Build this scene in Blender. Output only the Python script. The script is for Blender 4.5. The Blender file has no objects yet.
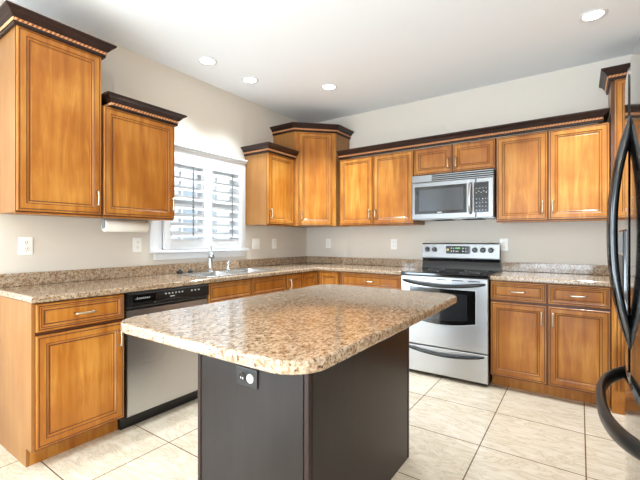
import bpy, bmesh, math, random
from mathutils import Vector, Matrix
random.seed(7)
S = bpy.context.scene
COL = S.collection
PI = math.pi

# ------------------------------------------------------------------ camera
cam_d = bpy.data.cameras.new('camera')
cam = bpy.data.objects.new('camera', cam_d)
COL.objects.link(cam)
cam.location = (2.97, -3.977, 1.218)
cam.rotation_euler = (PI/2, 0, math.radians(34.704))
cam_d.sensor_width = 36.0
cam_d.lens = 36.0*374.85/640.0
cam_d.clip_start = 0.05
S.camera = cam

# ------------------------------------------------------------------ world, lights, exposure
H = 2.739            # ceiling height
XR = 3.97            # right wall
YR = -7.2            # rear wall
world = bpy.data.worlds.new('world')
S.world = world
world.use_nodes = True
bg = world.node_tree.nodes['Background']
bg.inputs['Color'].default_value = (0.86, 0.93, 1.0, 1)
bg.inputs['Strength'].default_value = 1.5

def area(name, loc, rot, sx, sy, power, color):
    l = bpy.data.lights.new(name, 'AREA')
    l.shape = 'RECTANGLE'; l.size = sx; l.size_y = sy
    l.energy = power; l.color = color
    o = bpy.data.objects.new(name, l)
    o.location = loc; o.rotation_euler = rot
    COL.objects.link(o)
    return o
# daylight through the glazed doors behind the camera, the side window and the kitchen window
area('daylight_patio', (-0.40, -5.35, 1.15), (PI/2+.62, 0, -PI/2), 1.8, 2.2, 135, (0.72, 0.87, 1.0))
area('daylight_rear', (1.9, YR-0.35, 1.15), (PI/2+.68, 0, 0), 3.0, 2.2, 120, (0.72, 0.87, 1.0))
CAN_POWER = 34
CAN_COLOR = (0.82, 0.925, 1.0)

vs = S.view_settings
vs.view_transform = 'Standard'
vs.look = 'None'
vs.gamma = 1.0
vs.use_curve_mapping = False
vs.exposure = 0.9

# ------------------------------------------------------------------ materials
def lin(c):
    return tuple((x/255/12.92 if x/255 <= .04045 else ((x/255+.055)/1.055)**2.4) for x in c) + (1,)

def mat(name, rgb, rough=.5, metal=0.0, coat=0.0, emit=None, estr=0, spec=.5):
    m = bpy.data.materials.new(name); m.use_nodes = True
    b = m.node_tree.nodes['Principled BSDF']
    b.inputs['Base Color'].default_value = lin(rgb)
    b.inputs['Roughness'].default_value = rough
    b.inputs['Metallic'].default_value = metal
    b.inputs['Coat Weight'].default_value = coat
    b.inputs['Coat Roughness'].default_value = .12
    b.inputs['Specular IOR Level'].default_value = spec
    if emit:
        b.inputs['Emission Color'].default_value = lin(emit)
        b.inputs['Emission Strength'].default_value = estr
    return m

def nt(m):
    n = m.node_tree
    return n, n.nodes, n.links, n.nodes['Principled BSDF']

def ramp(N, stops, interp='LINEAR'):
    r = N.new('ShaderNodeValToRGB'); r.color_ramp.interpolation = interp
    e = r.color_ramp.elements
    while len(e) < len(stops): e.new(.5)
    for i, (p, c) in enumerate(stops):
        e[i].position = p; e[i].color = lin(c)
    return r

def noise(N, L, src, scale, detail=4, rough=.55, dist=0):
    t = N.new('ShaderNodeTexNoise')
    t.inputs['Scale'].default_value = scale; t.inputs['Detail'].default_value = detail
    t.inputs['Roughness'].default_value = rough; t.inputs['Distortion'].default_value = dist
    L.new(src, t.inputs['Vector'])
    return t

def wood(name, dark, mid, light, rough=.38, stretch=(9, 9, .9), coat=.12):
    m = mat(name, mid, rough, coat=coat, spec=.3)
    n, N, L, b = nt(m)
    tc = N.new('ShaderNodeTexCoord'); oi = N.new('ShaderNodeObjectInfo')
    off = N.new('ShaderNodeVectorMath'); off.operation = 'SCALE'
    cb = N.new('ShaderNodeCombineXYZ')
    for i in range(3): L.new(oi.outputs['Random'], cb.inputs[i])
    L.new(cb.outputs[0], off.inputs[0]); off.inputs['Scale'].default_value = 17.0
    ad = N.new('ShaderNodeVectorMath'); ad.operation = 'ADD'
    L.new(tc.outputs['Object'], ad.inputs[0]); L.new(off.outputs[0], ad.inputs[1])
    mp = N.new('ShaderNodeMapping'); mp.inputs['Scale'].default_value = stretch
    L.new(ad.outputs[0], mp.inputs['Vector'])
    n1 = noise(N, L, mp.outputs[0], 2.2, 6, .6, .6)
    n2 = noise(N, L, ad.outputs[0], 3.0, 2, .5)
    mx = N.new('ShaderNodeMath'); mx.operation = 'MULTIPLY_ADD'; mx.inputs[1].default_value = .55
    L.new(n1.outputs['Fac'], mx.inputs[0])
    m2 = N.new('ShaderNodeMath'); m2.operation = 'MULTIPLY'; m2.inputs[1].default_value = .45
    L.new(n2.outputs['Fac'], m2.inputs[0]); L.new(m2.outputs[0], mx.inputs[2])
    r = ramp(N, [(.30, dark), (.5, mid), (.70, light)])
    L.new(mx.outputs[0], r.inputs['Fac']); L.new(r.outputs['Color'], b.inputs['Base Color'])
    return m

M = {}
M['maple'] = wood('maple_honey', (138, 74, 18), (172, 107, 38), (206, 146, 68), coat=.12)
M['maple_side'] = wood('maple_side_panel', (140, 92, 44), (153, 105, 55), (167, 121, 70))
M['glaze'] = mat('brown_glaze', (92, 52, 27), .45)
M['espresso'] = wood('espresso_trim', (34, 19, 16), (42, 25, 21), (52, 32, 27), .38, coat=.1)
M['bead'] = mat('copper_bead', (222, 158, 108), .35)
M['bead_ground'] = mat('bead_ground', (120, 72, 46), .4)
M['island'] = wood('island_stain', (30, 25, 24), (36, 30, 29), (44, 37, 35), .3, coat=0)
M['nickel'] = mat('satin_nickel', (205, 192, 172), .28, 1.0)
M['chrome'] = mat('chrome', (215, 218, 220), .12, 1.0)
M['steel_sink'] = mat('sink_steel', (205, 208, 210), .25, 1.0)
M['black_gloss'] = mat('black_gloss', (12, 12, 13), .06, coat=.4)
M['fridge_black'] = mat('fridge_black', (9, 9, 11), .05, coat=.6)
M['black_satin'] = mat('black_satin', (20, 20, 22), .3)
M['black_matte'] = mat('black_matte', (16, 15, 15), .7)
M['white_trim'] = mat('white_trim', (222, 224, 226), .35)
M['white_plastic'] = mat('white_plastic', (243, 243, 240), .35)
M['brass'] = mat('brass_slot', (186, 160, 80), .4, .6)
M['paper'] = mat('paper', (244, 242, 234), .95, spec=.1)
M['grey_plastic'] = mat('grey_plastic', (140, 143, 144), .4)
M['light_mark'] = mat('light_mark', (196, 200, 202), .5)
M['dark_glass'] = mat('dark_glass', (38, 40, 44), .06, coat=.5)
M['mesh_glass'] = mat('microwave_window', (62, 66, 72), .10, coat=.5)
M['display'] = mat('display', (14, 20, 34), .1)
M['green_led'] = mat('green_led', (60, 120, 70), .4, emit=(130, 220, 120), estr=.6)
M['amber_led'] = mat('amber_led', (230, 210, 120), .4)
M['lens'] = mat('lamp_lens', (255, 255, 255), .5, emit=(255, 246, 232), estr=7)
M['globe'] = mat('fill_globe_glow', (255, 255, 255), .4, emit=(255, 214, 150), estr=11)  # warm glow of the pendants added for fill
M['pale_glass'] = mat('pale_glass', (150, 164, 174), .2)
M['handle_dark'] = mat('handle_dark', (34, 31, 28), .32)
M['rod'] = mat('grey_rod', (120, 124, 126), .4)
M['concrete'] = mat('outside_ground', (170, 172, 165), .9)
M['siding'] = mat('outside_siding', (214, 219, 224), .7)

# brushed steel
m = mat('stainless', (190, 190, 191), .3, 1.0); M['steel'] = m
n, N, L, b = nt(m)
tc = N.new('ShaderNodeTexCoord'); mp = N.new('ShaderNodeMapping'); mp.inputs['Scale'].default_value = (1, 1, 120)
L.new(tc.outputs['Object'], mp.inputs['Vector'])
t = noise(N, L, mp.outputs[0], 3, 3)
r = N.new('ShaderNodeMapRange'); r.inputs['To Min'].default_value = .22; r.inputs['To Max'].default_value = .40
L.new(t.outputs['Fac'], r.inputs['Value']); L.new(r.outputs[0], b.inputs['Roughness'])

m = M['steel'].copy(); m.name = 'stainless_dark'; m.node_tree.nodes['Principled BSDF'].inputs['Base Color'].default_value = lin((140, 141, 143)); M['steel_dark'] = m
m = M['steel'].copy(); m.name = 'stainless_mid'; m.node_tree.nodes['Principled BSDF'].inputs['Base Color'].default_value = lin((138, 138, 138)); M['steel_mid'] = m
# painted walls
def paint(name, c, rough=.85):
    m = mat(name, c, rough, spec=.2)
    n, N, L, b = nt(m)
    tc = N.new('ShaderNodeTexCoord')
    t = noise(N, L, tc.outputs['Object'], 140, 2)
    bp = N.new('ShaderNodeBump'); bp.inputs['Strength'].default_value = .06; bp.inputs['Distance'].default_value = .002
    L.new(t.outputs['Fac'], bp.inputs['Height']); L.new(bp.outputs[0], b.inputs['Normal'])
    return m
M['wall'] = paint('wall_paint', (216, 209, 199))
M['ceiling'] = paint('ceiling_paint', (238, 242, 246))

# granite-look laminate
m = mat('granite_laminate', (190, 160, 120), .07); M['granite'] = m
n, N, L, b = nt(m)
tc = N.new('ShaderNodeTexCoord')
mp = N.new('ShaderNodeMapping'); mp.inputs['Scale'].default_value = (1.5, .8, 1.0); mp.inputs['Rotation'].default_value = (0, 0, .5)
L.new(tc.outputs['Object'], mp.inputs['Vector'])
n1 = noise(N, L, mp.outputs[0], 62, 8, .74, .3)
r1 = ramp(N, [(.28, (72, 52, 36)), (.41, (134, 108, 82)), (.49, (172, 150, 126)), (.58, (190, 172, 151)), (.74, (208, 194, 178))])
L.new(n1.outputs['Fac'], r1.inputs['Fac'])
n2 = noise(N, L, tc.outputs['Object'], 95, 3, .6)
r2 = ramp(N, [(.0, (0, 0, 0)), (.585, (0, 0, 0)), (.64, (255, 255, 255))])
L.new(n2.outputs['Fac'], r2.inputs['Fac'])
mx = N.new('ShaderNodeMix'); mx.data_type = 'RGBA'
L.new(r2.outputs['Color'], mx.inputs['Factor']); L.new(r1.outputs['Color'], mx.inputs[6])
mx.inputs[7].default_value = lin((66, 46, 32))
n3 = noise(N, L, tc.outputs['Object'], 60, 3, .6)
r3 = ramp(N, [(.0, (0, 0, 0)), (.57, (0, 0, 0)), (.63, (170, 170, 170))])
L.new(n3.outputs['Fac'], r3.inputs['Fac'])
mx2 = N.new('ShaderNodeMix'); mx2.data_type = 'RGBA'
L.new(r3.outputs['Color'], mx2.inputs['Factor']); L.new(mx.outputs[2], mx2.inputs[6])
mx2.inputs[7].default_value = lin((176, 130, 76))
n4 = noise(N, L, tc.outputs['Object'], 30, 5, .65, .4)
r4 = ramp(N, [(.0, (0, 0, 0)), (.52, (0, 0, 0)), (.62, (190, 190, 190))])
L.new(n4.outputs['Fac'], r4.inputs['Fac'])
mx3 = N.new('ShaderNodeMix'); mx3.data_type = 'RGBA'
L.new(r4.outputs['Color'], mx3.inputs['Factor']); L.new(mx2.outputs[2], mx3.inputs[6])
mx3.inputs[7].default_value = lin((112, 80, 50))
L.new(mx3.outputs[2], b.inputs['Base Color'])

# floor tile with thin dark grout and travertine veins
m = mat('floor_tile', (226, 212, 190), .17); M['tile'] = m
n, N, L, b = nt(m)
tc = N.new('ShaderNodeTexCoord')
mp = N.new('ShaderNodeMapping')
P = .515
mp.inputs['Location'].default_value = (-(2.998-6*P), -(-1.61-12*P), 0)
L.new(tc.outputs['Object'], mp.inputs['Vector'])
br = N.new('ShaderNodeTexBrick')
br.offset = 0; br.squash = 1
br.inputs['Scale'].default_value = 1; br.inputs['Brick Width'].default_value = P; br.inputs['Row Height'].default_value = P
br.inputs['Mortar Size'].default_value = .0035; br.inputs['Mortar Smooth'].default_value = .1
br.inputs['Color1'].default_value = lin((222, 212, 196)); br.inputs['Color2'].default_value = lin((214, 203, 185))
br.inputs['Mortar'].default_value = lin((120, 98, 74))
L.new(mp.outputs[0], br.inputs['Vector'])
mp2 = N.new('ShaderNodeMapping'); mp2.inputs['Rotation'].default_value = (0, 0, .6); mp2.inputs['Scale'].default_value = (1, 3.2, 1)
L.new(tc.outputs['Object'], mp2.inputs['Vector'])
v = noise(N, L, mp2.outputs[0], 3.2, 7, .68, 1.2)
sub = N.new('ShaderNodeMath'); sub.operation = 'SUBTRACT'; sub.inputs[1].default_value = .5
ab = N.new('ShaderNodeMath'); ab.operation = 'ABSOLUTE'
L.new(v.outputs['Fac'], sub.inputs[0]); L.new(sub.outputs[0], ab.inputs[0])
rv = ramp(N, [(0, (168, 146, 118)), (.018, (226, 212, 190)), (.2, (255, 255, 255))])
L.new(ab.outputs[0], rv.inputs['Fac'])
mxv = N.new('ShaderNodeMix'); mxv.data_type = 'RGBA'; mxv.blend_type = 'MULTIPLY'; mxv.inputs['Factor'].default_value = .55
L.new(br.outputs['Color'], mxv.inputs[6]); L.new(rv.outputs['Color'], mxv.inputs[7])
L.new(mxv.outputs[2], b.inputs['Base Color'])
bp = N.new('ShaderNodeBump'); bp.invert = True; bp.inputs['Strength'].default_value = .3; bp.inputs['Distance'].default_value = .003
L.new(br.outputs['Fac'], bp.inputs['Height']); L.new(bp.outputs[0], b.inputs['Normal'])

# window glass
m = bpy.data.materials.new('window_glass'); m.use_nodes = True; M['glass'] = m
N = m.node_tree.nodes; L = m.node_tree.links; N.clear()
o_ = N.new('ShaderNodeOutputMaterial'); g1 = N.new('ShaderNodeBsdfTransparent'); g2 = N.new('ShaderNodeBsdfGlossy')
g2.inputs['Roughness'].default_value = .02
mxs = N.new('ShaderNodeMixShader'); mxs.inputs[0].default_value = .05; L.new(g1.outputs[0], mxs.inputs[1]); L.new(g2.outputs[0], mxs.inputs[2])
L.new(mxs.outputs[0], o_.inputs['Surface'])

# ------------------------------------------------------------------ mesh helpers
class MB:
    """collects shapes, each with a material slot, into one mesh"""
    def __init__(s, *mats):
        s.bm = bmesh.new(); s.mats = mats
    def box(s, x0, x1, y0, y1, z0, z1, mi=0, bev=0, mtx=None, seg=2):
        r = bmesh.ops.create_cube(s.bm, size=1)
        vs_ = r['verts']
        for v in vs_:
            v.co = Vector((x0+(v.co.x+.5)*(x1-x0), y0+(v.co.y+.5)*(y1-y0), z0+(v.co.z+.5)*(z1-z0)))
        fs = set(f for v in vs_ for f in v.link_faces)
        for f in fs: f.material_index = mi
        if bev:
            es = list(set(e for v in vs_ for e in v.link_edges))
            rr = bmesh.ops.bevel(s.bm, geom=es, offset=bev, segments=seg, affect='EDGES', profile=.5)
            vs_ = list(set(v for f in rr['faces'] for v in f.verts) | set(v for v in vs_ if v.is_valid))
            for f in set(f for v in vs_ for f in v.link_faces): f.material_index = mi
        if mtx is not None: bmesh.ops.transform(s.bm, matrix=mtx, verts=vs_)
        return s
    def face(s, pts, mi=0):
        f = s.bm.faces.new([s.bm.verts.new(p) for p in pts]); f.material_index = mi; return s
    def loft(s, loops, mis=0, cap0=True, cap1=True, closed=True, smooth=False):
        """loops: lists of equal length of points"""
        vl = [[s.bm.verts.new(p) for p in lp] for lp in loops]
        n = len(vl[0])
        for i in range(len(vl)-1):
            mi = mis[i] if isinstance(mis, (list, tuple)) else mis
            for j in range(n if closed else n-1):
                k = (j+1) % n
                f = s.bm.faces.new((vl[i][j], vl[i][k], vl[i+1][k], vl[i+1][j])); f.material_index = mi; f.smooth = smooth
        def cap(vs_, mi, rev):
            f = s.bm.faces.new(vs_[::-1] if rev else vs_); f.material_index = mi
        if cap0: cap(vl[0], mis[0] if isinstance(mis, (list, tuple)) else mis, True)
        if cap1: cap(vl[-1], mis[-1] if isinstance(mis, (list, tuple)) else mis, False)
        return s
    def tube(s, pts, rad, mi=0, n=12, smooth=True, cap=True):
        """round tube along points; rad a number or a list"""
        pts = [Vector(p) for p in pts]
        loops = []
        up = None
        for i, p in enumerate(pts):
            d = (pts[min(i+1, len(pts)-1)]-pts[max(i-1, 0)]).normalized()
            if up is None:
                up = Vector((0, 0, 1)) if abs(d.z) < .9 else Vector((1, 0, 0))
            a = d.cross(up).normalized(); up = a.cross(d).normalized()
            r = rad[i] if isinstance(rad, (list, tuple)) else rad
            loops.append([p+(a*math.cos(2*PI*k/n)+up*math.sin(2*PI*k/n))*r for k in range(n)])
        return s.loft(loops, mi, cap, cap, smooth=smooth)
    def lathe(s, prof, n=24, mi=0, center=(0, 0, 0), axis='z', smooth=True, mis=None):
        c = Vector(center); loops = []
        for r, h in prof:
            lp = []
            for k in range(n):
                a = 2*PI*k/n; u, w = r*math.cos(a), r*math.sin(a)
                lp.append(c+(Vector((u, w, h)) if axis == 'z' else Vector((h, u, w)) if axis == 'x' else Vector((w, h, u))))
            loops.append(lp)
        return s.loft(loops, mis if mis else mi, True, True, smooth=smooth)
    def extrude_poly(s, outer, holes, z0, z1, mi=0, bev=0, seg=3):
        """flat outline with holes, from z0 up to z1, the top outer edge rounded"""
        b = bmesh.new(); es = []; outer_v = []
        for k, lp in enumerate([outer]+list(holes)):
            vs_ = [b.verts.new((p[0], p[1], z0)) for p in lp]
            if k == 0: outer_v = vs_
            for i in range(len(vs_)): es.append(b.edges.new((vs_[i], vs_[(i+1) % len(vs_)])))
        bmesh.ops.triangle_fill(b, use_beauty=True, use_dissolve=False, edges=es)
        bmesh.ops.recalc_face_normals(b, faces=b.faces[:])
        okeys = {(round(v.co.x, 5), round(v.co.y, 5)) for v in outer_v}
        r = bmesh.ops.extrude_face_region(b, geom=b.faces[:])
        nv = [g for g in r['geom'] if isinstance(g, bmesh.types.BMVert)]
        for v in nv: v.co.z = z1
        bmesh.ops.recalc_face_normals(b, faces=b.faces[:])
        if bev:
            sel = []
            for e in b.edges:
                a, c = e.verts
                if abs(a.co.z-c.co.z) < 1e-6 and (round(a.co.x, 5), round(a.co.y, 5)) in okeys and (round(c.co.x, 5), round(c.co.y, 5)) in okeys \
                   and len(e.link_faces) == 2 and abs(e.link_faces[0].normal.z-e.link_faces[1].normal.z) > .5:
                    sel.append(e)
            bmesh.ops.bevel(b, geom=sel, offset=bev, segments=seg, affect='EDGES', profile=.5)
        me = bpy.data.meshes.new('tmp'); b.to_mesh(me); b.free()
        n0 = len(s.bm.faces)
        s.bm.from_mesh(me); bpy.data.meshes.remove(me)
        s.bm.faces.ensure_lookup_table()
        for f in s.bm.faces[n0:]: f.material_index = mi
        return s
    def mesh(s, name):
        bmesh.ops.recalc_face_normals(s.bm, faces=s.bm.faces[:])
        me = bpy.data.meshes.new(name); s.bm.to_mesh(me); s.bm.free()
        for k in s.mats: me.materials.append(M[k])
        return me

def link(name, me, parent=None, loc=(0, 0, 0), rotz=0):
    o = bpy.data.objects.new(name, me); COL.objects.link(o)
    o.location = loc; o.rotation_euler = (0, 0, rotz)
    if parent is not None: o.parent = parent
    return o
def part(name, mb, parent, loc=(0, 0, 0), rotz=0, label=None):
    o = link(name, mb.mesh(name), parent, loc, rotz)
    if label: o['label'] = label
    return o
def tag(o, label, cat, group=None):
    o['label'] = label; o['category'] = cat
    if group: o['group'] = group
    return o
def thing(name, label, cat, loc=(0, 0, 0), rotz=0, group=None):
    o = bpy.data.objects.new(name, None); COL.objects.link(o)
    o.empty_display_size = .1
    o.location = loc; o.rotation_euler = (0, 0, rotz)
    return tag(o, label, cat, group)
def struct(name, mb, parent=None):
    o = link(name, mb.mesh(name), parent)
    if parent is None: o['kind'] = 'structure'
    return o
def dup(src, loc, label, rotz=None):
    r = src.copy(); COL.objects.link(r); r.location = loc; r['label'] = label
    if rotz is not None: r.rotation_euler = (0, 0, rotz)
    for ch in src.children:
        c = ch.copy(); COL.objects.link(c); c.parent = r
        for g in ch.children:
            d = g.copy(); COL.objects.link(d); d.parent = c
    return r
def rrect(x0, x1, y0, y1, r, n=6):
    """rounded rectangle, counter-clockwise"""
    out = []
    for cx, cy, a0 in ((x1-r, y0+r, -PI/2), (x1-r, y1-r, 0), (x0+r, y1-r, PI/2), (x0+r, y0+r, PI)):
        for k in range(n+1):
            a = a0+PI/2*k/n; out.append((cx+r*math.cos(a), cy+r*math.sin(a)))
    return out

# ------------------------------------------------------------------ the room
struct('floor', MB('tile').box(-.12, XR+.12, YR-.12, .12, -.08, 0))
struct('ceiling', MB('ceiling').box(-.12, XR+.12, YR-.12, .12, H, H+.08))
WY0, WY1, WZ0, WZ1 = -2.10, -1.18, 1.15, 1.975     # kitchen window opening
w = MB('wall')
w.box(-.12, 0, YR, -6.3, 0, H); w.box(-.12, 0, -4.4, -4.3, 0, H); w.box(-.12, 0, -3.36, WY0, 0, H); w.box(-.12, 0, -4.3, -3.36, 0, .72); w.box(-.12, 0, -4.3, -3.36, 2.1, H); w.box(-.12, 0, -6.3, -4.4, 2.3, H); w.box(-.12, 0, WY1, .12, 0, H)
w.box(-.12, 0, WY0, WY1, 0, WZ0); w.box(-.12, 0, WY0, WY1, WZ1, H)
struct('wall_left', w)
struct('wall_back', MB('wall').box(0, XR, 0, .12, 0, H))
w = MB('wall').box(XR, XR+.12, YR, .12, 0, H)
struct('wall_right', w)
w = MB('wall')
w.box(-.12, .4, YR-.12, YR, 0, H); w.box(3.4, XR+.12, YR-.12, YR, 0, H); w.box(.4, 3.4, YR-.12, YR, 2.35, H)
struct('wall_rear', w)
# glazed doors and side window behind the camera (seen only as reflections)
w = MB('white_trim')
for x in (.4, 1.36, 1.90, 2.86): w.box(x, x+.54 if False else x+.09, YR-.09, YR-.02, 0, 2.35)
w.box(3.31, 3.4, YR-.09, YR-.02, 0, 2.35); w.box(.49, 3.31, YR-.085, YR-.025, 2.25, 2.35); w.box(.49, 3.31, YR-.085, YR-.025, 0, .12)
for z in (.75, 1.3, 1.85): w.box(.49, 3.31, YR-.07, YR-.04, z, z+.035)
struct('door_1', w)
w = MB('white_trim')
for y in (-6.3, -5.44, -5.35, -4.49): w.box(-.09, -.03, y, y+.09, 0, 2.3)
w.box(-.085, -.035, -6.21, -4.49, 2.2, 2.3); w.box(-.085, -.035, -6.21, -4.49, 0, .2)
for z in (.6, 1.0, 1.4, 1.8): w.box(-.07, -.05, -6.21, -4.49, z, z+.025)
for y in (-5.95, -5.7, -5.0, -4.75): w.box(-.068, -.052, y, y+.022, .2, 2.2)
struct('door_2', w)
w = MB('white_trim')
for y in (-4.3, -3.86, -3.40): w.box(-.09, -.03, y, y+.04, .72, 2.1)
w.box(-.088, -.032, -4.26, -3.40, .72, .76); w.box(-.088, -.032, -4.26, -3.40, 2.06, 2.1)
struct('window_2', w)
# outside the kitchen window
o = MB('siding', 'pale_glass', 'white_trim')
pr = [(-5.4, 0)]
for k in range(24): pr += [(-4.98, k*.16), (-5.0, k*.16+.155)]
pr += [(-5.4, 3.84)]
o.loft([[(x, -8, z) for x, z in pr], [(x, 8, z) for x, z in pr]])
for y in (-1.2, 1.6, 4.2):
    o.box(-4.985, -4.95, y, y+1.0, 1.0, 2.5, 1)
    o.box(-4.97, -4.93, y-.08, y, .92, 2.58, 2); o.box(-4.97, -4.93, y+1.0, y+1.08, .92, 2.58, 2); o.box(-4.97, -4.93, y, y+1.0, 1.72, 1.78, 2)
struct('wall_outside', o)
struct('floor_outside', MB('concrete').box(-7, -.13, -9, 9, -.1, 0))

# kitchen window: casing, sash, glass
win = bpy.data.objects.new('window_1', None); COL.objects.link(win); win['kind'] = 'structure'; win.location = (0, -1.64, 1.11)
def wpart(name, mb, p=win): 
    return link(name, mb.mesh(name), p, (0, 1.64, -1.11))
c = MB('white_trim')
c.box(.001, .022, -2.205, -2.10, 1.13, 2.0, bev=.004); c.box(.001, .022, -1.18, -1.122, 1.13, 2.0, bev=.004)
c.box(.001, .023, -2.205, -1.122, 1.95, 2.035, bev=.004)
c.box(.001, .034, -2.21, -1.115, 2.035, 2.05, bev=.004); c.box(.001, .050, -2.212, -1.114, 2.05, 2.072, bev=.006)
wpart('casing', c)
wpart('sill', MB('white_trim').box(.001, .065, -2.209, -1.115, 1.105, 1.13, bev=.006))
wpart('apron', MB('white_trim').box(.001, .02, -2.17, -1.125, 1.045, 1.104, bev=.005))
c = MB('white_trim')
c.box(-.118, -.002, -2.0995, -2.07, WZ0+.001, WZ1-.001); c.box(-.118, -.002, -1.21, -1.1805, WZ0+.001, WZ1-.001)
c.box(-.118, -.002, -2.07, -1.21, WZ1-.03, WZ1-.001); c.box(-.118, -.002, -2.07, -1.21, WZ0+.001, WZ0+.03)
wpart('jamb', c)
sa = MB('white_trim')
for y in (-2.07, -1.665, -1.255): sa.box(-.10, -.075, y, y+.045, 1.18, 1.945)
for z in (1.18, 1.545, 1.90): sa.box(-.099, -.076, -2.03, -1.25, z, z+.045)
sa.box(-.094, -.081, -1.44, -1.425, 1.225, 1.9); sa.box(-.094, -.081, -1.86, -1.845, 1.225, 1.9)
wpart('sash', sa)
wpart('pane', MB('glass').box(-.09, -.086, -2.03, -1.25, 1.22, 1.91))

# plantation shutters, each hinged in the casing
def shutter(label, y0, y1, o0, o1, rod_y):
    """y0..y1 the panel, o0..o1 the louvered opening"""
    t = thing('window_shutter', label, 'shutter', (.036, (y0+y1)/2, 1.135), 0, 'plantation shutters over the sink')
    cy, cz = (y0+y1)/2, 1.135
    f = MB('white_trim')
    f.box(-.012, .012, y0-cy, o0-cy, 0, .815, bev=.003); f.box(-.012, .012, o1-cy, y1-cy, 0, .815, bev=.003)
    f.box(-.0115, .0115, o0-cy, o1-cy, 0, 1.228-cz, bev=.003); f.box(-.0115, .0115, o0-cy, o1-cy, 1.892-cz, .815, bev=.003)
    part('frame', f, t)
    lv = MB('white_trim')
    n = 8; pitch = (1.892-1.228)/n
    prof = [(-.042, 0), (-.026, .0045), (0, .006), (.026, .0045), (.042, 0), (.026, -.0045), (0, -.006), (-.026, -.0045)]
    a = math.radians(-36)
    loops = []
    for y in (o0-cy+.003, o1-cy-.003):
        loops.append([(p*math.cos(a)-q*math.sin(a), y, p*math.sin(a)+q*math.cos(a)) for p, q in prof])
    lv.loft(loops)
    me = lv.mesh('louver')
    for k in range(n):
        link('louver', me, t, (0, 0, 1.228-cz+pitch*(k+.5)))
    part('tilt_rod', MB('rod').box(.043, .053, rod_y-cy-.006, rod_y-cy+.006, 1.25-cz, 1.885-cz, bev=.002), t, label='grey tilt rod')
    return t
shutter('white louvered shutter panel nearer the paper towel roll', -2.098, -1.642, -2.035, -1.687, -1.831)
shutter('white louvered shutter panel nearer the room corner', -1.640, -1.182, -1.587, -1.244, -1.366)

# ------------------------------------------------------------------ cabinet kit (local frame: x along, -y out to the room, z up)
def door_mesh(w, h, stile=.055, name='door'):
    """raised-frame slab w x h, lower left back corner at the origin, front at y=-.02"""
    mb = MB('maple', 'glaze')
    rings = [(0, 0, 0), (0, -.017, 0), (.003, -.020, 0), (.009, -.020, 1), (.012, -.0185, 1), (.015, -.020, 0), (stile-.012, -.020, 0), (stile-.008, -.0165, 1),
             (stile+.002, -.0125, 0), (stile+.008, -.0125, 1), (stile+.012, -.010, 0), (stile+.017, -.0115, 0)]
    loops = [[(i, y, i), (w-i, y, i), (w-i, y, h-i), (i, y, h-i)] for i, y, _ in rings]
    mis = [rings[i+1][2] for i in range(len(rings)-1)]
    mis[2] = 0; mis[3] = 1; mis[4] = 1
    mb.loft(loops, mis)
    return mb
def pull_mesh(length=.10, vertical=True):
    """arched bar pull, centred on the origin, standing out along -y"""
    mb = MB('nickel')
    h = length/2
    pts = []
    for k in range(9):
        s_ = -1+2*k/8
        pts.append((0, -.024-.008*(1-s_*s_), h*s_))
    mb.tube(pts, [.0065]+[.0055]*7+[.0065], n=10)
    for s_ in (-1, 1):
        mb.tube([(0, -.0005, h*.86*s_), (0, -.012, h*.86*s_), (0, -.027, h*.86*s_)], [.0085, .0055, .0055], n=10)
    if not vertical:
        bmesh.ops.rotate(mb.bm, verts=mb.bm.verts[:], cent=(0, 0, 0), matrix=Matrix.Rotation(PI/2, 3, 'Y'))
    return mb
PULL_V = pull_mesh().mesh('pull'); PULL_H = pull_mesh(.105, False).mesh('pull')
def add_door(t, x, z, w, h, y, pull=None, name='door', stile=.055, rotz=0):
    """pull: (x, z, vertical) relative to the door"""
    d = part(name, door_mesh(w, h, stile), t, (x, y, z), rotz)
    if pull:
        link('handle', PULL_V if pull[2] else PULL_H, d, (pull[0], -.0205, pull[1]))
    return d

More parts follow.
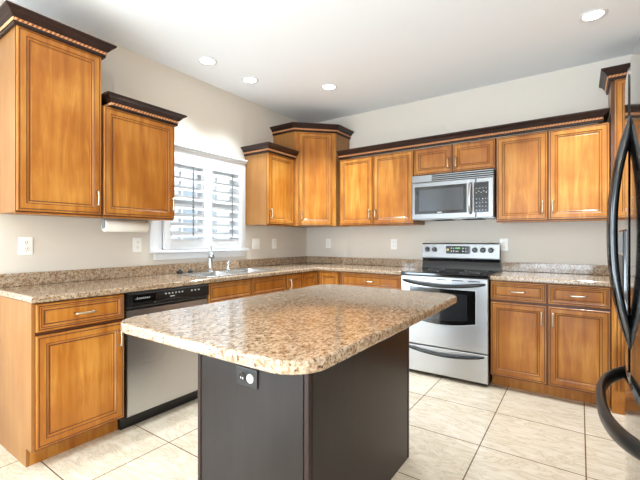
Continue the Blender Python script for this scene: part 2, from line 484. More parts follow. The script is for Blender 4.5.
def offset_path(path, p):
    """offset an open polyline to its right-hand side with mitres"""
    out = []
    nrm = []
    for i in range(len(path)-1):
        d = Vector((path[i+1][0]-path[i][0], path[i+1][1]-path[i][1])).normalized(); nrm.append(Vector((d.y, -d.x)))
    for i, q in enumerate(path):
        if i == 0: v = nrm[0]*p
        elif i == len(path)-1: v = nrm[-1]*p
        else:
            b_ = (nrm[i-1]+nrm[i]); b_ = b_/b_.length; v = b_*(p/max(.2, b_.dot(nrm[i])))
        out.append((q[0]+v.x, q[1]+v.y))
    return out
CROWN = [(.001, 0, 0), (.013, 0, 0), (.016, .006, 0), (.016, .014, 0), (.010, .018, 0), (.018, .019, 1), (.018, .037, 1), (.024, .039, 0), (.030, .046, 0), (.034, .050, 0),
         (.040, .060, 0), (.052, .069, 0), (.060, .073, 0), (.064, .078, 0), (.064, .087, 0), (.001, .087, 0)]
def crown(t, path, z, name='crown'):
    """crown moulding swept along the cabinet outline, with a rope bead in it"""
    mb = MB('espresso', 'bead_ground')
    loops = []
    offs = [offset_path(path, p) for p, _, _ in CROWN]
    for i in range(len(path)):
        loops.append([(offs[k][i][0], offs[k][i][1], z+CROWN[k][1]) for k in range(len(CROWN))])
    vl = [[mb.bm.verts.new(p) for p in lp] for lp in loops]
    n = len(CROWN)
    for i in range(len(vl)-1):
        for j in range(n):
            k = (j+1) % n
            f = mb.bm.faces.new((vl[i][j], vl[i][k], vl[i+1][k], vl[i+1][j]))
            f.material_index = 1 if CROWN[j][2] == 1 and CROWN[k][2] == 1 else 0
    mb.bm.faces.new(vl[0][::-1]); mb.bm.faces.new(vl[-1])
    c = part(name, mb, t)
    # the rope bead: a row of slanted lozenges
    rb = MB('bead')
    line = offset_path(path, .0182)
    for i in range(len(line)-1):
        a, b_ = Vector(line[i]+(0,)), Vector(line[i+1]+(0,))
        d = b_-a; ln = d.length; d.normalize(); nn = Vector((d.y, -d.x, 0))
        cnt = max(1, int(ln/.022)); st = ln/cnt
        for k in range(cnt):
            o = a+d*(st*(k+.5)); hw = st*.36; sl = .006
            q = []
            for s_, zz in ((-1, .0195), (1, .0195), (1, .0365), (-1, .0365)):
                q.append(o+d*(s_*hw+(sl if zz > .03 else -sl))+Vector((0, 0, z+zz)))
            mid = sum(q, Vector())/4+nn*.009
            vq = [rb.bm.verts.new(p) for p in q]; vm = rb.bm.verts.new(mid)
            for e in range(4): rb.bm.faces.new((vq[e], vq[(e+1) % 4], vm))
            rb.bm.faces.new(vq[::-1])
    part('rope_bead', rb, c, label='copper rope bead')
    return c

RL = PI/2     # rotation of cabinets on the left wall: local x -> +y, local -y -> +x
UB = 1.38     # underside of the wall cabinets
def wall_cabinet(label, x, w, z1, doors, on='back', crown_path=True, z0=UB, group=None, sides=None, c0=0, right=True):
    """doors: list of (x0, x1, pull side 'l'/'r'/None) relative to the cabinet"""
    loc = (x, -.002, 0) if on == 'back' else (.002, x, 0)
    t = thing('wall_cabinet', label, 'cabinet', (loc[0], loc[1], z0), 0 if on == 'back' else RL, group)
    D = .315; hh = z1-z0
    cb = MB('maple_side', 'maple', 'glaze')
    cb.box(.0005, w-.0005, -D, 0, 0, hh)
    cb.bm.faces.ensure_lookup_table()
    for f in cb.bm.faces:
        f.normal_update()
        if f.normal.y < -.9: f.material_index = 2
    cb.box(.0005, w-.0005, -D-.0005, -D+.02, -.008, .0, 1)      # bottom rail
    part('carcass', cb, t)
    for x0, x1, s_ in doors:
        dw = x1-x0
        pl = None
        if s_: pl = ((.03 if s_ == 'l' else dw-.03), .105 if hh > .4 else .085, True)
        add_door(t, x0, .008, dw, hh-.016, -D, pl)
    if crown_path:
        crown(t, [(c0, 0), (c0, -D-.02), (w, -D-.02)]+([(w, 0)] if right else []), hh-.012)
    return t

# left wall
wall_cabinet('tall honey maple wall cabinet at the left edge, dark crown near the ceiling', -3.208, .468, 2.452, [(.004, .462, 'r')], 'left')
wall_cabinet('shorter maple wall cabinet left of the window, above the paper towels', -2.734, .544, 2.132, [(.005, .541, 'r')], 'left', c0=.064)
wall_cabinet('narrow maple wall cabinet right of the window with pale side panel', -1.113, .44, 2.132, [(.006, .43, 'l')], 'left', right=False)

# diagonal corner cabinet (authored in world axes from the room corner)
t = thing('corner_cabinet', 'tall diagonal maple corner cabinet where the two walls meet', 'cabinet', (.002, -.002, UB))
s0 = .655
out = [(0, 0), (0, -s0), (.316, -s0), (s0, -.316), (s0, 0)]
cb = MB('maple_side', 'maple')
cb.loft([[(a, b_, 0) for a, b_ in out], [(a, b_, 2.458-UB) for a, b_ in out]])
part('carcass', cb, t)
dl = math.hypot(s0-.316, s0-.316)
dw = .385
u0 = (dl-dw)/2
fm = MB('maple')
e = Vector((math.cos(PI/4), math.sin(PI/4))); nn = Vector((e.y, -e.x))
def dpt(u, q, z): 
    p = Vector((.316, -s0))+e*u+nn*q
    return (p.x, p.y, z)
for ua, ub in ((.0, u0+.01), (u0+dw-.01, dl)):
    fm.loft([[dpt(ua, 0.0005, zz), dpt(ub, 0.0005, zz), dpt(ub, .004, zz), dpt(ua, .004, zz)] for zz in (0, 2.458-UB)])
part('face_frame', fm, t)
d = part('door', door_mesh(dw, 2.458-UB-.03), t, dpt(u0, .0045, .008), PI/4)
link('handle', PULL_V, d, (.03, -.0205, .10))
crown(t, [(0, -s0), (.316, -s0), (s0, -.316), (s0, 0)], 2.458-UB-.012)

# back wall run
wall_cabinet('two-door pale maple wall cabinet between the corner cabinet and the microwave', .720, .874, 2.132, [(.004, .416, 'r'), (.428, .870, 'l')], crown_path=False)
wall_cabinet('short two-door maple wall cabinet directly above the microwave', 1.598, .755, 2.132, [(.004, .372, 'r'), (.384, .750, 'l')], crown_path=False, z0=1.858)
wall_cabinet('two-door golden maple wall cabinet right of the microwave', 2.357, .806, 2.132, [(.006, .390, 'r'), (.402, .800, 'l')], crown_path=False)
t = thing('crown_molding', 'long dark crown with rope bead over the cabinets along the back wall', 'crown molding', (0, -.002, 2.120))
crown(t, [(.72, -.336), (3.098, -.336), (3.098, -.002)], .0130, 'molding')
wall_cabinet('tall golden maple wall cabinet at the right edge, behind the fridge', 3.168, .78, 2.452, [(.024, .385, 'r'), (.397, .77, 'l')])

# base cabinets
BT = .884
def base_cabinet(label, x, w, on, fronts, z0=.1, toe=True, end=False, group=None, depth=.605, hollow=False):
    loc = (x, -.002, 0) if on == 'back' else (.002, x, 0)
    t = thing('base_cabinet', label, 'cabinet', loc, 0 if on == 'back' else RL, group)
    cb = MB('maple_side', 'glaze')
    if hollow:          # open box under the sink
        cb.box(.0005, .018, -depth, 0, z0, BT); cb.box(w-.018, w-.0005, -depth, 0, z0, BT)
        cb.box(.018, w-.018, -depth, -depth+.018, z0, BT); cb.box(.018, w-.018, -.01, 0, z0, BT); cb.box(.018, w-.018, -depth+.018, -.01, z0, z0+.018)
    else:
        cb.box(.0005, w-.0005, -depth, 0, z0, BT)
    cb.bm.faces.ensure_lookup_table()
    for f in cb.bm.faces:
        f.normal_update()
        if f.normal.y < -.9: f.material_index = 1
    part('carcass', cb, t)
    if toe:
        part('toe_kick', MB('maple').box(.001, w-.001, -.53, -.51, 0.0005, z0-.001), t)
    if end:
        e_ = MB('maple_side')
        pr = [(-.607, z0), (-.607, BT), (0, BT), (0, .0005), (-.532, .0005), (-.532, z0)]
        e_.loft([[(-.016, a, b_) for a, b_ in pr], [(-.0005, a, b_) for a, b_ in pr]])
        part('end_panel', e_, t)
    for kind, x0, x1, za, zb, pl in fronts:
        dw, dh = x1-x0, zb-za
        if kind == 'drawer':
            add_door(t, x0, za, dw, dh, -depth, (dw/2, dh/2, False) if pl else None, 'drawer', .032)
        elif kind == 'panel':
            add_door(t, x0, za, dw, dh, -depth, None, 'false_drawer', .032)
        else:
            p = None
            if pl: p = (.03 if pl == 'l' else dw-.03, dh-.095, True)
            add_door(t, x0, za, dw, dh, -depth, p)
    return t
DZ0, DZ1, RZ0, RZ1 = .112, .708, .730, .878
base_cabinet('maple base cabinet with drawer at the left edge, showing its end panel', -3.208, .470, 'left',
             [('drawer', .002, .462, RZ0, RZ1, 1), ('door', .002, .462, DZ0, DZ1, 'r')], end=True)
base_cabinet('maple sink base cabinet with two false drawer fronts, right of the dishwasher', -2.096, .935, 'left',
             [('panel', .004, .462, RZ0, RZ1, 0), ('panel', .474, .928, RZ0, RZ1, 0), ('door', .004, .462, DZ0, DZ1, 'r'), ('door', .474, .928, DZ0, DZ1, 'l')], hollow=True)
base_cabinet('narrow maple base cabinet with one full height door beside the sink base', -1.158, .25, 'left',
             [('door', .004, .244, DZ0, RZ1, 'l')])
# lazy-susan corner
t = thing('corner_base_cabinet', 'maple corner base cabinet with a folding door turning the inside corner', 'cabinet', (.002, -.002, 0))
ol = [(0, 0), (0, -.903), (.604, -.903), (.604, -.604), (.888, -.604), (.888, 0)]
part('carcass', MB('maple_side').loft([[(a, b_, .1) for a, b_ in ol], [(a, b_, BT) for a, b_ in ol]]), t)
ol = [(0, 0), (0, -.902), (.53, -.902), (.53, -.53), (.887, -.53), (.887, 0)]
part('toe_kick', MB('maple').loft([[(a, b_, .0005) for a, b_ in ol], [(a, b_, .099) for a, b_ in ol]]), t)
add_door(t, .6045, .112, .272, RZ1-.112, -.9, None, rotz=RL)
add_door(t, .626, .112, .255, RZ1-.112, -.6045, None)
base_cabinet('maple base cabinet with one wide drawer left of the range', .896, .698, 'back',
             [('drawer', .012, .690, RZ0, RZ1, 1), ('door', .012, .345, DZ0, DZ1, 'r'), ('door', .357, .690, DZ0, DZ1, 'l')])
base_cabinet('maple base cabinet with two drawers and two doors right of the range', 2.362, .792, 'back',
             [('drawer', .004, .398, RZ0, RZ1, 1), ('drawer', .412, .786, RZ0, RZ1, 1), ('door', .004, .398, DZ0, DZ1, 'r'), ('door', .412, .786, DZ0, DZ1, 'l')])
# fluted pilaster and the last cabinet by the fridge
t = thing('fluted_pilaster', 'fluted maple pilaster at the end of the lower cabinets, beside the fridge handle', 'pilaster', (3.156, -.002, 0))
pl = MB('maple', 'glaze')
pl.box(0, .105, -.624, -.0, .1, BT)
for k in range(4):
    x = .018+k*.021
    pl.tube([(x+.003, -.624, .16), (x+.003, -.624, BT-.05)], .0075, 0, 8)
    pl.box(x+.0115, x+.0145, -.6248, -.62, .15, BT-.04, 1)
part('shaft', pl, t)
part('plinth', MB('maple').box(.0, .105, -.632, -.0, .0005, .099, bev=.003), t)
base_cabinet('maple base cabinet in the corner behind the fridge', 3.264, .68, 'back',
             [('drawer', .006, .674, RZ0, RZ1, 1), ('door', .006, .336, DZ0, DZ1, 'r'), ('door', .344, .674, DZ0, DZ1, 'l')])

# ------------------------------------------------------------------ countertops
CT0, CT1 = .886, .922
SX0, SX1, SY0, SY1 = .105, .555, -2.045, -1.205     # sink cut-out
t = thing('countertop', 'speckled brown laminate counter turning the corner, with the sink in it', 'countertop', (0, 0, CT0))
outer = [(.002, -.002), (.002, -3.232), (.64, -3.232), (.64, -.70), (.645, -.668), (.660, -.647), (.695, -.64), (1.590, -.64), (1.590, -.002)]
tp = MB('granite').extrude_poly(outer, [[(SX0, SY0), (SX0, SY1), (SX1, SY1), (SX1, SY0)]], 0, CT1-CT0, bev=.010)
part('slab', tp, t)
bs = MB('granite')
bs.box(.002, .021, -3.232, -.002, CT1-CT0+.0005, 1.006-CT0, bev=.003); bs.box(.0215, 1.590, -.021, -.002, CT1-CT0+.0005, 1.006-CT0, bev=.003)
part('backsplash', bs, t)
t = thing('countertop', 'short speckled brown laminate counter right of the range', 'countertop', (2.362, 0, CT0))
part('slab', MB('granite').extrude_poly([(0, -.002), (0, -.64), (XR-2.365, -.64), (XR-2.365, -.002)], [], 0, CT1-CT0, bev=.010), t)
part('backsplash', MB('granite').box(0, XR-2.365, -.021, -.002, CT1-CT0+.0005, 1.006-CT0, bev=.003), t)

# ------------------------------------------------------------------ sink, faucet, sprayer, stoppers
t = thing('kitchen_sink', 'double bowl stainless sink set in the counter under the window', 'sink', (.33, -1.625, CT1))
mid = 0.0
rim = MB('steel_sink')
X0, X1, Y0, Y1 = SX0-.33+.012, SX1-.33-.012, SY0+1.625+.012, SY1+1.625-.012
bowls = [(X0+.065, X1-.02, Y0+.02, -.02), (X0+.065, X1-.02, .02, Y1-.02)]
rim.extrude_poly(rrect(X0-.025, X1+.025, Y0-.025, Y1+.025, .03), [rrect(*b_, .05)[::-1] for b_ in bowls], .0008, .006, bev=.003)
part('rim', rim, t)
for b_ in bowls:
    mb = MB('steel_sink')
    lo = []
    for ins, z, r in ((0, .005, .05), (.002, -.02, .05), (.008, -.14, .05), (.02, -.165, .045), (.05, -.172, .04)):
        lo.append([(x, y, z) for x, y in rrect(b_[0]+ins, b_[1]-ins, b_[2]+ins, b_[3]-ins, r)])
    mb.loft(lo, 0, False, True, smooth=True)
    bo = part('bowl', mb, t)
    cx, cy = (b_[0]+b_[1])/2, (b_[2]+b_[3])/2
    part('drain', MB('chrome').lathe([(.045, -.1715), (.045, -.169), (.03, -.170), (.028, -.1712)], 20, center=(cx, cy, 0)), bo)
t = thing('faucet', 'chrome pull-out faucet with lever on top, behind the sink', 'faucet', (.105, -1.655, CT1+.0068), math.radians(-36))
part('body', MB('chrome').lathe([(.034, 0), (.034, .006), (.027, .012), (.0235, .05), (.023, .13), (.026, .15), (.027, .165), (.022, .182), (.012, .192)], 24), t)
part('spout', MB('chrome').tube([(.010, 0, .128), (.06, 0, .160), (.11, 0, .180), (.16, 0, .178), (.195, 0, .158), (.212, 0, .130)], [.019, .018, .017, .017, .019, .020], n=14), t)
part('lever', MB('chrome').tube([(0, 0, .188), (-.004, .003, .205), (-.010, .006, .222), (-.012, .008, .238)], [.010, .008, .009, .011], n=10), t)
t = thing('side_sprayer', 'small chrome side sprayer standing right of the faucet', 'sprayer', (.10, -1.44, CT1+.0068))
part('base', MB('chrome').lathe([(.022, 0), (.022, .008), (.014, .014), (.012, .03)], 18), t)
part('spray_head', MB('chrome').tube([(0, 0, .028), (0, 0, .05), (.006, .004, .066), (.020, .010, .078)], [.012, .014, .016, .012], n=12), t)
def stopper(loc, r, h, lab):
    t = thing('sink_stopper', lab, 'stopper', loc, 0)
    part('cap', MB('black_satin').lathe([(r*.8, 0), (r, .006), (r, h*.45), (r*.8, h*.6), (.012, h*.62)], 20), t)
    part('knob', MB('black_satin').lathe([(.010, h*.6), (.008, h*.8), (.013, h*.9), (.010, h)], 14), t)
stopper((.150, -2.10+.17-.27+.16, CT1+.0068) if False else (.098, -2.012+.03, CT1+.0068), .028, .030, 'black sink stopper left on the counter, farther from the faucet')
stopper((.098, -1.872, CT1+.0068), .024, .026, 'black sink stopper nearer the faucet, behind the sink')

# ------------------------------------------------------------------ paper towels
t = thing('paper_towel_holder', 'slim grey paper towel holder under the shorter left cabinet', 'holder', (.16, -2.487, UB-.009))
hb = MB('grey_plastic')
hb.box(-.013, .013, -.165, .165, -.006, -.0005, bev=.002)
part('bar', hb, t)
for s_ in (-1, 1):
    a = MB('grey_plastic')
    a.loft([[(-.013, s_*.160, -.005), (.013, s_*.160, -.005), (.022, s_*.160, -.045), (.012, s_*.160, -.070), (-.012, s_*.160, -.070), (-.022, s_*.160, -.045)],
            [(-.013, s_*.166, -.005), (.013, s_*.166, -.005), (.022, s_*.166, -.045), (.012, s_*.166, -.070), (-.012, s_*.166, -.070), (-.022, s_*.166, -.045)]])
    part('bracket', a, t)
r = tag(link('paper_towel_roll', MB('paper', 'grey_plastic').lathe([(.019, -.1590), (.019, -.1588), (.042, -.1585), (.043, -.157), (.043, .157), (.042, .1585), (.019, .1588), (.019, .1590)], 32, axis='y', mis=[1, 0, 0, 0, 0, 0, 1, 1]).mesh('paper_towel_roll')),
        'white paper towel roll hanging under the left wall cabinet', 'paper towels')
r.location = (.16, -2.487, UB-.009-.051)

# ------------------------------------------------------------------ outlets (local: on the back wall, facing -y)
OUT_G = 'wall outlets and switches above the counters'
def duplex(label, loc, rotz, plate='white_plastic', face='white_plastic'):
    t = thing('wall_outlet', label, 'outlet', loc, rotz, OUT_G)
    part('cover_plate', MB(plate).box(-.037, .037, -.007, -.0005, -.059, .059, bev=.003), t)
    for z in (-.021, .021):
        f = MB(face)
        f.lathe([(.0165, 0), (.0165, -.0095), (.015, -.0105)], 20, center=(0, -.0, z), axis='y')
        r_ = part('receptacle', f, t)
        s_ = MB('brass')
        for x in (-.006, .006): s_.box(x-.0018, x+.0018, -.0112, -.0104, z-.001, z+.009)
        s_.box(-.003, .003, -.0112, -.0104, z-.011, z-.006)
        part('slots', s_, r_)
    return t
d0 = duplex('white duplex outlet above the counter at the left edge', (0, -3.06, 1.179), RL)
dup(d0, (0, -2.312, 1.178), 'white duplex outlet below the paper towel roll')
dup(d0, (0, -.643, 1.175), 'white duplex outlet on the left wall nearest the room corner')
dup(d0, (.347, 0, 1.174), 'white duplex outlet on the back wall nearest the room corner', 0)
dup(d0, (1.237, 0, 1.170), 'white duplex outlet on the back wall left of the range', 0)
dup(d0, (2.372, 0, 1.173), 'white duplex outlet on the back wall by the right end of the range', 0)
t = thing('light_switch', 'wide two-gang white wall plate just right of the window', 'switch', (0, -.943, 1.175), RL, OUT_G)
part('cover_plate', MB('white_plastic').box(-.061, .061, -.007, -.0005, -.059, .059, bev=.003), t)
for x in (-.023, .023):
    part('toggle', MB('white_plastic').box(x-.006, x+.006, -.016, -.0065, -.012, .012, bev=.002), t)

# ------------------------------------------------------------------ dishwasher
t = thing('dishwasher', 'stainless dishwasher with black control panel under the left counter', 'dishwasher', (.0, -2.734, 0), RL)
W = .634
part('body', MB('black_matte').box(.003, W-.003, -.60, -.01, .095, .880), t)
part('toe_panel', MB('black_satin').box(.0, W, -.555, -.53, .0005, .115), t)
dm = MB('steel', 'black_satin')
prof = [(-.602, .10), (-.628, .10), (-.632, .115), (-.634, .4), (-.633, .70), (-.628, .770), (-.602, .773)]
dm.loft([[(.006, a, b_) for a, b_ in prof], [(W-.006, a, b_) for a, b_ in prof]])
part('door', dm, t)
cp = MB('black_satin', 'black_gloss')
prof = [(-.602, .775), (-.618, .778), (-.622, .790), (-.640, .800), (-.640, .872), (-.634, .880), (-.602, .880)]
cp.loft([[(.006, a, b_) for a, b_ in prof], [(W-.006, a, b_) for a, b_ in prof]])
cpo = part('control_panel', cp, t)
bt = MB('light_mark')
for k in range(6): bt.box(.262+k*.026, .272+k*.026, -.6415, -.6398, .846, .856)
for k in range(3): bt.box(.47+k*.03, .482+k*.03, -.6415, -.6398, .846, .856)
bt.box(.30, .335, -.6415, -.6398, .826, .833)
part('buttons', bt, cpo)
bd = MB('black_gloss', 'grey_plastic')
bd.box(.03, .19, -.6425, -.6398, .815, .866, 0, bev=.001)
bd.box(.052, .150, -.6432, -.6424, .838, .842, 1); bd.box(.062, .068, -.6432, -.6424, .836, .852, 1)
for k in range(6): bd.box(.078+k*.013, .085+k*.013, -.6432, -.6424, .843, .848, 1)
part('badge', bd, cpo)
hp = MB('black_gloss')
pts = [(.18+.274*k/10, -.6402, .803+.012*math.sin(PI*k/10)) for k in range(11)]
hp.tube(pts, .0042, n=8)
part('handle_lip', hp, cpo)

# ------------------------------------------------------------------ range
RX = 1.597
t = thing('kitchen_range', 'stainless electric range with black glass cooktop between the lower cabinets', 'range', (RX, 0, 0))
W = .758
part('body', MB('black_satin').box(.003, W-.003, -.635, -.03, .02, .895), t)
for x in (.04, W-.04):
    for y in (-.58, -.1): part('foot', MB('black_matte').lathe([(.018, .0005), (.018, .02)], 12, center=(x, y, 0)), t)
ct = MB('black_gloss', 'black_satin')
ct.box(0, W, -.665, -.03, .897, .925, 0, bev=.006)
cto = part('cooktop', ct, t)
for x, y, r in ((.19, -.49, .105), (.57, -.49, .085), (.19, -.22, .08), (.57, -.22, .105)):
    b_ = MB('grey_plastic')
    lo = [[(x+q*math.cos(2*PI*k/32), y+q*math.sin(2*PI*k/32), z) for k in range(32)] for q, z in ((r, .9252), (r, .9256), (r-.003, .9256), (r-.003, .9252))]
    b_.loft(lo, 0, False, False)
    part('burner_ring', b_, cto)
# backguard
bgm = MB('black_gloss')
pr = [(-.03, .926), (-.095, .926), (-.085, .96), (-.070, 1.0), (-.078, 1.0295), (-.03, 1.0295)]
bgm.loft([[(.0, a, b_) for a, b_ in pr], [(W-.008, a, b_) for a, b_ in pr]])
part('backguard_base', bgm, t)
bp_ = MB('steel_mid', 'grey_plastic')
pr = [(-.03, 1.030), (-.098, 1.030), (-.100, 1.040), (-.088, 1.175), (-.078, 1.186), (-.03, 1.186)]
bp_.loft([[(0, a, b_) for a, b_ in pr], [(W-.008, a, b_) for a, b_ in pr]])
bpo = part('control_panel', bp_, t)
for x in (.060, .133, .530, .603, .676):
    k = MB('black_satin', 'steel')
    k.lathe([(.028, -.0935), (.028, -.097), (.025, -.098)], 24, 1, center=(x, 0, 1.120), axis='y')
    k.lathe([(.024, -.0981), (.024, -.103), (.021, -.118), (.016, -.121)], 24, 0, center=(x, 0, 1.120), axis='y')
    ko = part('knob', k, bpo)
ds = MB('display', 'green_led', 'light_mark', 'amber_led')
rr = rrect(.252, .484, 1.080, 1.158, .012)
ds.loft([[(x, -.0905, z) for x, z in rr], [(x, -.1005, z) for x, z in rr]], 0)
for k in range(4): ds.box(.347+k*.012, .3545+k*.012, -.1012, -.1004, 1.128, 1.144, 1)
for k in range(2):
    for j in range(2): ds.box(.300+k*.022, .312+k*.022, -.1012, -.1004, 1.100+j*.028, 1.112+j*.028, 2)
    for j in range(2): ds.box(.412+k*.026, .424+k*.026, -.1012, -.1004, 1.100+j*.028, 1.112+j*.028, 2)
ds.box(.345, .375, -.1012, -.1004, 1.100, 1.108, 2)
ds.box(.259, .281, -.1012, -.1004, 1.108, 1.132, 3)
part('display', ds, bpo)
part('badge', MB('grey_plastic').box(.352, .384, -.1004, -.097, 1.058, 1.064), bpo)
# oven door
od = MB('steel')
od.box(.001, W-.001, -.668, -.637, .275, .893, bev=.006)
odo = part('oven_door', od, t)
def arcpanel(x0, x1, z0, z1, sag, y0, y1, n=14):
    bot = [(x0+(x1-x0)*k/n, z0+sag*(1-math.sin(PI*k/n))) for k in range(n+1)]
    lp = bot+[(x1, z1), (x0, z1)]
    return [[(x, y0, z) for x, z in lp], [(x, y1, z) for x, z in lp]]
fr_ = MB('light_mark'); fr_.loft(arcpanel(.085, W-.092, .470, .797, .035, -.667, -.6705)); part('window_trim', fr_, odo, label='bright steel edge')
wn = MB('black_gloss'); wn.loft(arcpanel(.092, W-.099, .477, .790, .035, -.6706, -.673)); wo = part('oven_window', wn, odo)
gl = MB('dark_glass'); gl.loft(arcpanel(.155, W-.165, .515, .755, .02, -.6731, -.6738)); part('glass', gl, wo)
vt = MB('black_matte')
for k in range(5): vt.box(.06+k*.135, .06+k*.135+.095, -.6692, -.667, .866, .873)
part('vent_slots', vt, odo)
def bow_handle(x0, x1, z, sag, out, r, y, m_='black_satin', n=18):
    mb = MB(m_)
    loops = []
    for k in range(n+1):
        s_ = k/n; x = x0+(x1-x0)*s_; q = math.sin(PI*s_)
        zz = z-sag*q; yy = y-out*(q**.5)
        rr_ = r*(.55+.45*min(1, 4*q))
        loops.append([(x, yy+rr_*.7*math.cos(2*PI*j/12), zz+rr_*math.sin(2*PI*j/12)) for j in range(12)])
    mb.loft(loops, smooth=True)
    return mb
part('handle', bow_handle(.02, W-.02, .850, .032, .038, .016, -.672), odo)
dr = MB('steel'); dr.box(.001, W-.001, -.668, -.637, .030, .268, bev=.006)
dro = part('drawer', dr, t)
part('handle', bow_handle(.05, W-.03, .246, .034, .024, .012, -.671), dro)

# ------------------------------------------------------------------ microwave
MX = 1.602; MZ = 1.418
t = thing('microwave', 'stainless over-the-range microwave hung under the short cabinet', 'microwave', (MX, 0, MZ))
W = .746; hh = .436
part('case', MB('steel', 'grey_plastic').box(.001, W-.001, -.370, -.003, 0, hh-.002), t)
gr = MB('steel_mid', 'black_matte')
gr.box(.0, W, -.378, -.371, .362, hh-.002, 1)
for k in range(4): gr.box(0, W, -.396+k*.002, -.3785, .362+k*.019, .372+k*.019, 0, bev=.002)
gr.box(0, .2, -.397, -.379, .366, .430, 0, bev=.002); 
part('vent_grille', gr, t)
fm = MB('steel_mid'); fm.box(0, .598, -.400, -.371, .002, .358, bev=.005)
do = part('door', fm, t)
wd = MB('mesh_glass', 'black_gloss')
wd.box(.030, .520, -.4025, -.3995, .052, .318, 1, bev=.001)
wd.box(.075, .490, -.4035, -.4024, .080, .290, 0)
part('window', wd, do)
part('badge', MB('light_mark').box(.25, .295, -.4034, -.4024, .060, .068), do)
part('handle', MB('steel').tube([(.555, -.398, .045), (.555, -.428, .060), (.553, -.438, .12), (.553, -.442, .18), (.553, -.438, .24), (.555, -.428, .300), (.555, -.398, .315)], [.012, .013, .014, .014, .014, .013, .012], n=12), do)
part('control_frame', MB('steel_mid').box(.600, W, -.400, -.371, .002, .358, bev=.005), t)
kp = MB('black_gloss', 'grey_plastic', 'display')
kp.box(.540-.02+.062, .706, -.4030, -.3998, .048, .320, 0, bev=.001)
kp.box(.610, .690, -.4036, -.4028, .290, .308, 2)
for r_ in range(4):
    for c_ in range(4): kp.box(.601+c_*.026, .610+c_*.026, -.4037, -.4028, .063+r_*.034, .072+r_*.034, 1 if (r_+c_) % 3 else 1)
for c_ in range(5): kp.box(.598+c_*.021, .610+c_*.021, -.4037, -.4028, .222+.012*(c_ % 2), .230+.012*(c_ % 2), 1)
for c_ in range(4): kp.box(.600+c_*.026, .613+c_*.026, -.4037, -.4028, .262, .267, 1)
part('keypad', kp, t)
ug = MB('black_matte', 'lens')
for x in (.16, .45): ug.box(x, x+.18, -.30, -.10, -.004, -.0005)
part('grease_filter', ug, t)

# ------------------------------------------------------------------ island
IX0, IX1, IY0, IY1 = 1.570, 2.182, -2.911, -1.962
t = thing('kitchen_island', 'dark espresso kitchen island base in the middle of the floor', 'kitchen island', ((IX0+IX1)/2, (IY0+IY1)/2, 0))
ib = MB('island'); hx, hy = (IX1-IX0)/2, (IY1-IY0)/2
ib.box(-hx+.004, hx-.004, -hy+.004, hy-.004, .0005, .885)
part('body', ib, t)
pn = MB('island'); pn.box(-hx+.024, hx-.024, -hy, -hy+.0038, .0005, .884); part('end_panel', pn, t)
pn = MB('island'); pn.box(hx-.0038, hx, -hy+.024, hy-.024, .0005, .884); part('side_panel', pn, t)
for sx in (-1, 1):
    for sy in (-1, 1):
        c = MB('espresso')
        c.box(min(sx*(hx-.018), sx*(hx+.002)), max(sx*(hx-.018), sx*(hx+.002)), min(sy*(hy-.018), sy*(hy+.002)), max(sy*(hy-.018), sy*(hy+.002)), .0005, .8845, bev=.003)
        part('corner_trim', c, t)
t = thing('island_countertop', 'rounded speckled laminate top overhanging the dark island base', 'countertop', (1.99, -2.57, CT0))
part('slab', MB('granite').extrude_poly([(x-1.99, y+2.57) for x, y in rrect(1.540, 2.442, -3.285, -1.858, .115, 8)], [], 0, CT1-CT0, bev=.009), t)
t = thing('island_outlet', 'black electrical outlet high on the near face of the island', 'outlet', (1.880, -2.9115, .672+.0), 0, OUT_G)
part('cover_plate', MB('black_satin').box(-.059, .059, -.007, -.0005, -.037, .037, bev=.003), t)
pr_ = MB('white_plastic').lathe([(.018, 0), (.018, -.011), (.016, -.013)], 20, center=(.024, 0, 0), axis='y')
part('plug_cover', pr_, t, label='white plug cover')
rc = MB('black_gloss', 'light_mark')
rc.lathe([(.017, 0), (.017, -.0095), (.015, -.0105)], 20, center=(-.021, 0, 0), axis='y')
rc.box(-.029, -.025, -.0112, -.0104, -.009, -.001, 1); rc.box(-.019, -.013, -.0112, -.0104, -.010, -.002, 1)
part('receptacle', rc, t)

# ------------------------------------------------------------------ fridge (local: x runs toward the camera side, -y out to the room)
FY0 = -2.05
t = thing('refrigerator', 'glossy black french door refrigerator at the right edge', 'refrigerator', (3.899, FY0, 0), -PI/2)
W = .91
# local y of the door skin = -(3.905 - x)
def skin(u):   # bulge of the doors over the width
    s_ = (u-W/2)/(W/2)
    return -(3.905-3.128)-.028*(1-s_*s_)
part('cabinet', MB('black_satin').box(.004, W-.004, -.70, -.005, .03, 1.755), t)
part('grille', MB('black_matte').box(.02, W-.02, -.69, -.66, .0005, .029), t)
def door_skin(u0, u1, z0, z1, name, r=.02):
    mb = MB('fridge_black')
    n = 14
    front = []
    for k in range(n+1):
        u = u0+(u1-u0)*k/n; y = skin(u)
        e_ = min(u-u0, u1-u)
        if e_ < r: y += r-math.sqrt(max(0, r*r-(r-e_)**2))
        front.append((u, y))
    base = [(u1, -.705), (u0, -.705)]
    lo = []
    for zz, ins in ((z0, .006), (z0+.006, 0), (z1-.010, 0), (z1, .010)):
        lo.append([(u, y+ins, zz) for u, y in front]+[(u, y, zz) for u, y in base])
    mb.loft(lo)
    return part(name, mb, t)
dA = door_skin(0, W/2-.003, .800, 1.760, 'door')
dB = door_skin(W/2+.003, W, .800, 1.760, 'door')
dC = door_skin(0, W, .070, .790, 'freezer_drawer')
def sweep_handle(outer, inner, halfw):
    """outline of a bow handle given as outer and inner curves of (along, out); extruded to a rounded bar of half width halfw"""
    lp = outer+inner[::-1]
    return lp
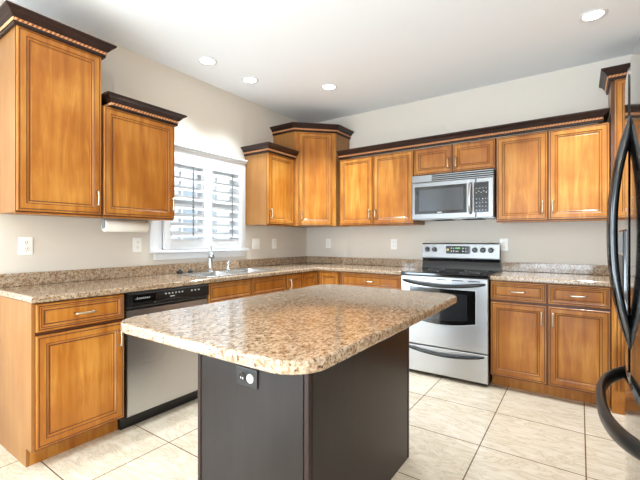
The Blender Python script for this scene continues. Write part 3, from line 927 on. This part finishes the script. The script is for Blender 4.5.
def fridge_handle(u, parent):
    mb = MB('black_gloss')
    z0, z1 = .893, 1.587; n = 24
    y0 = skin(u)
    loops = []
    for k in range(n+1):
        s_ = k/n; z = z0+(z1-z0)*s_; q = max(0.0, 1-abs(2*s_-1)**2.2)
        outp = .003+.051*q                       # outer face
        inn = max(-.004, .051*q-.022) if q > .42 else -.004   # inner face, solid to the door at the ends
        hw = .004+.016*min(1, q*1.6)
        a, b_ = -outp, -inn
        c_ = []
        for j in range(12):
            an = 2*PI*j/12
            ca, sa_ = math.cos(an), math.sin(an)
            c_.append((u+hw*ca*(abs(ca)**-.3 if abs(ca) > .01 else 1), y0+(a+b_)/2+(b_-a)/2*sa_, z))
        loops.append(c_)
    mb.loft(loops, smooth=True)
    part('handle', mb, parent)
fridge_handle(W/2-.030, dA)
fridge_handle(W/2+.030, dB)
mb = MB('handle_dark')
n = 28; loops = []
for k in range(n+1):
    s_ = k/n; u = .105+(W-.21)*s_; q = max(0.0, 1-abs(2*s_-1)**3.0)
    y0 = skin(u)
    outp = .004+.078*q**.8; inn = max(-.004, .078*q**.8-.024) if q > .35 else -.004
    hz = .023+.004*q
    loops.append([(u, y0-(outp+inn)/2-(outp-inn)/2*math.cos(2*PI*j/12), .722-.010*q+hz*math.sin(2*PI*j/12)) for j in range(12)])
mb.loft(loops, smooth=True)
part('handle', mb, dC)
dp = MB('black_satin', 'grey_plastic', 'black_gloss')
yb = skin(.22)
dp.box(.115, .325, yb-.012, yb+.012, .960, 1.255, 2, bev=.008)
dp.box(.135, .305, yb-.0135, yb-.0115, 1.175, 1.24, 1)
dp.box(.135, .305, yb-.0130, yb-.0115, .985, 1.165, 0)
part('water_dispenser', dp, dA)

# ------------------------------------------------------------------ recessed ceiling lights
def can(label, x, y, dim=1.0):
    t = thing('recessed_light', label, 'ceiling light', (x, y, H), 0, 'recessed ceiling lights')
    tr = MB('white_trim')
    lo = [[(q*math.cos(2*PI*k/32), q*math.sin(2*PI*k/32), z) for k in range(32)] for q, z in ((.082, -.0006), (.080, -.005), (.062, -.006), (.058, -.0006))]
    tr.loft(lo, 0, False, False, smooth=True)
    part('trim_ring', tr, t)
    part('lens', MB('lens').lathe([(.0575, -.0008), (.0575, -.003), (.05, -.004)], 28), t)
    l = bpy.data.lights.new('can_lamp', 'SPOT'); l.energy = CAN_POWER*4*dim; l.color = CAN_COLOR
    l.spot_size = math.radians(98); l.spot_blend = 1.0; l.shadow_soft_size = .055
    lo_ = bpy.data.objects.new('can_lamp', l); COL.objects.link(lo_); lo_.location = (0, 0, -.03); lo_.parent = t
    return t
can('recessed ceiling light nearest the left edge, above the window wall', .372, -1.905, .4)
can('recessed ceiling light second from the left, above the window wall', .397, -1.430, .4)
can('recessed ceiling light above the corner cabinet and pale back cabinets', .924, -.866)
can('largest recessed ceiling light, near the right edge of the ceiling', 3.045, -.842)
# extra downlights added to brighten the room, unseen behind the camera
for x, y in ((1.2, -4.5), (2.3, -4.6), (3.3, -4.6), (1.3, -6.1), (3.0, -6.1)):
    can('added recessed ceiling light for fill, out of view behind the camera', x, y)
# glowing globe pendants added as fill light, unseen behind the camera
for x, lab in ((2.5, 'added globe pendant for fill light, unseen behind the camera, nearer the patio door'), (3.35, 'added globe pendant for fill light, unseen behind the camera, nearer the right wall')):
    t = thing('fill_pendant', lab, 'added fill pendant', (x, -5.2, H), 0)
    part('canopy', MB('white_trim').lathe([(.06, -.0006), (.06, -.02), (.02, -.03)], 24), t)
    part('stem', MB('nickel').tube([(0, 0, -.03), (0, 0, -.52)], .006, n=10), t)
    part('globe', MB('globe').lathe([(.02, -.52), (.09, -.54), (.14, -.59), (.16, -.66), (.14, -.73), (.09, -.78), (.01, -.80)], 28), t)
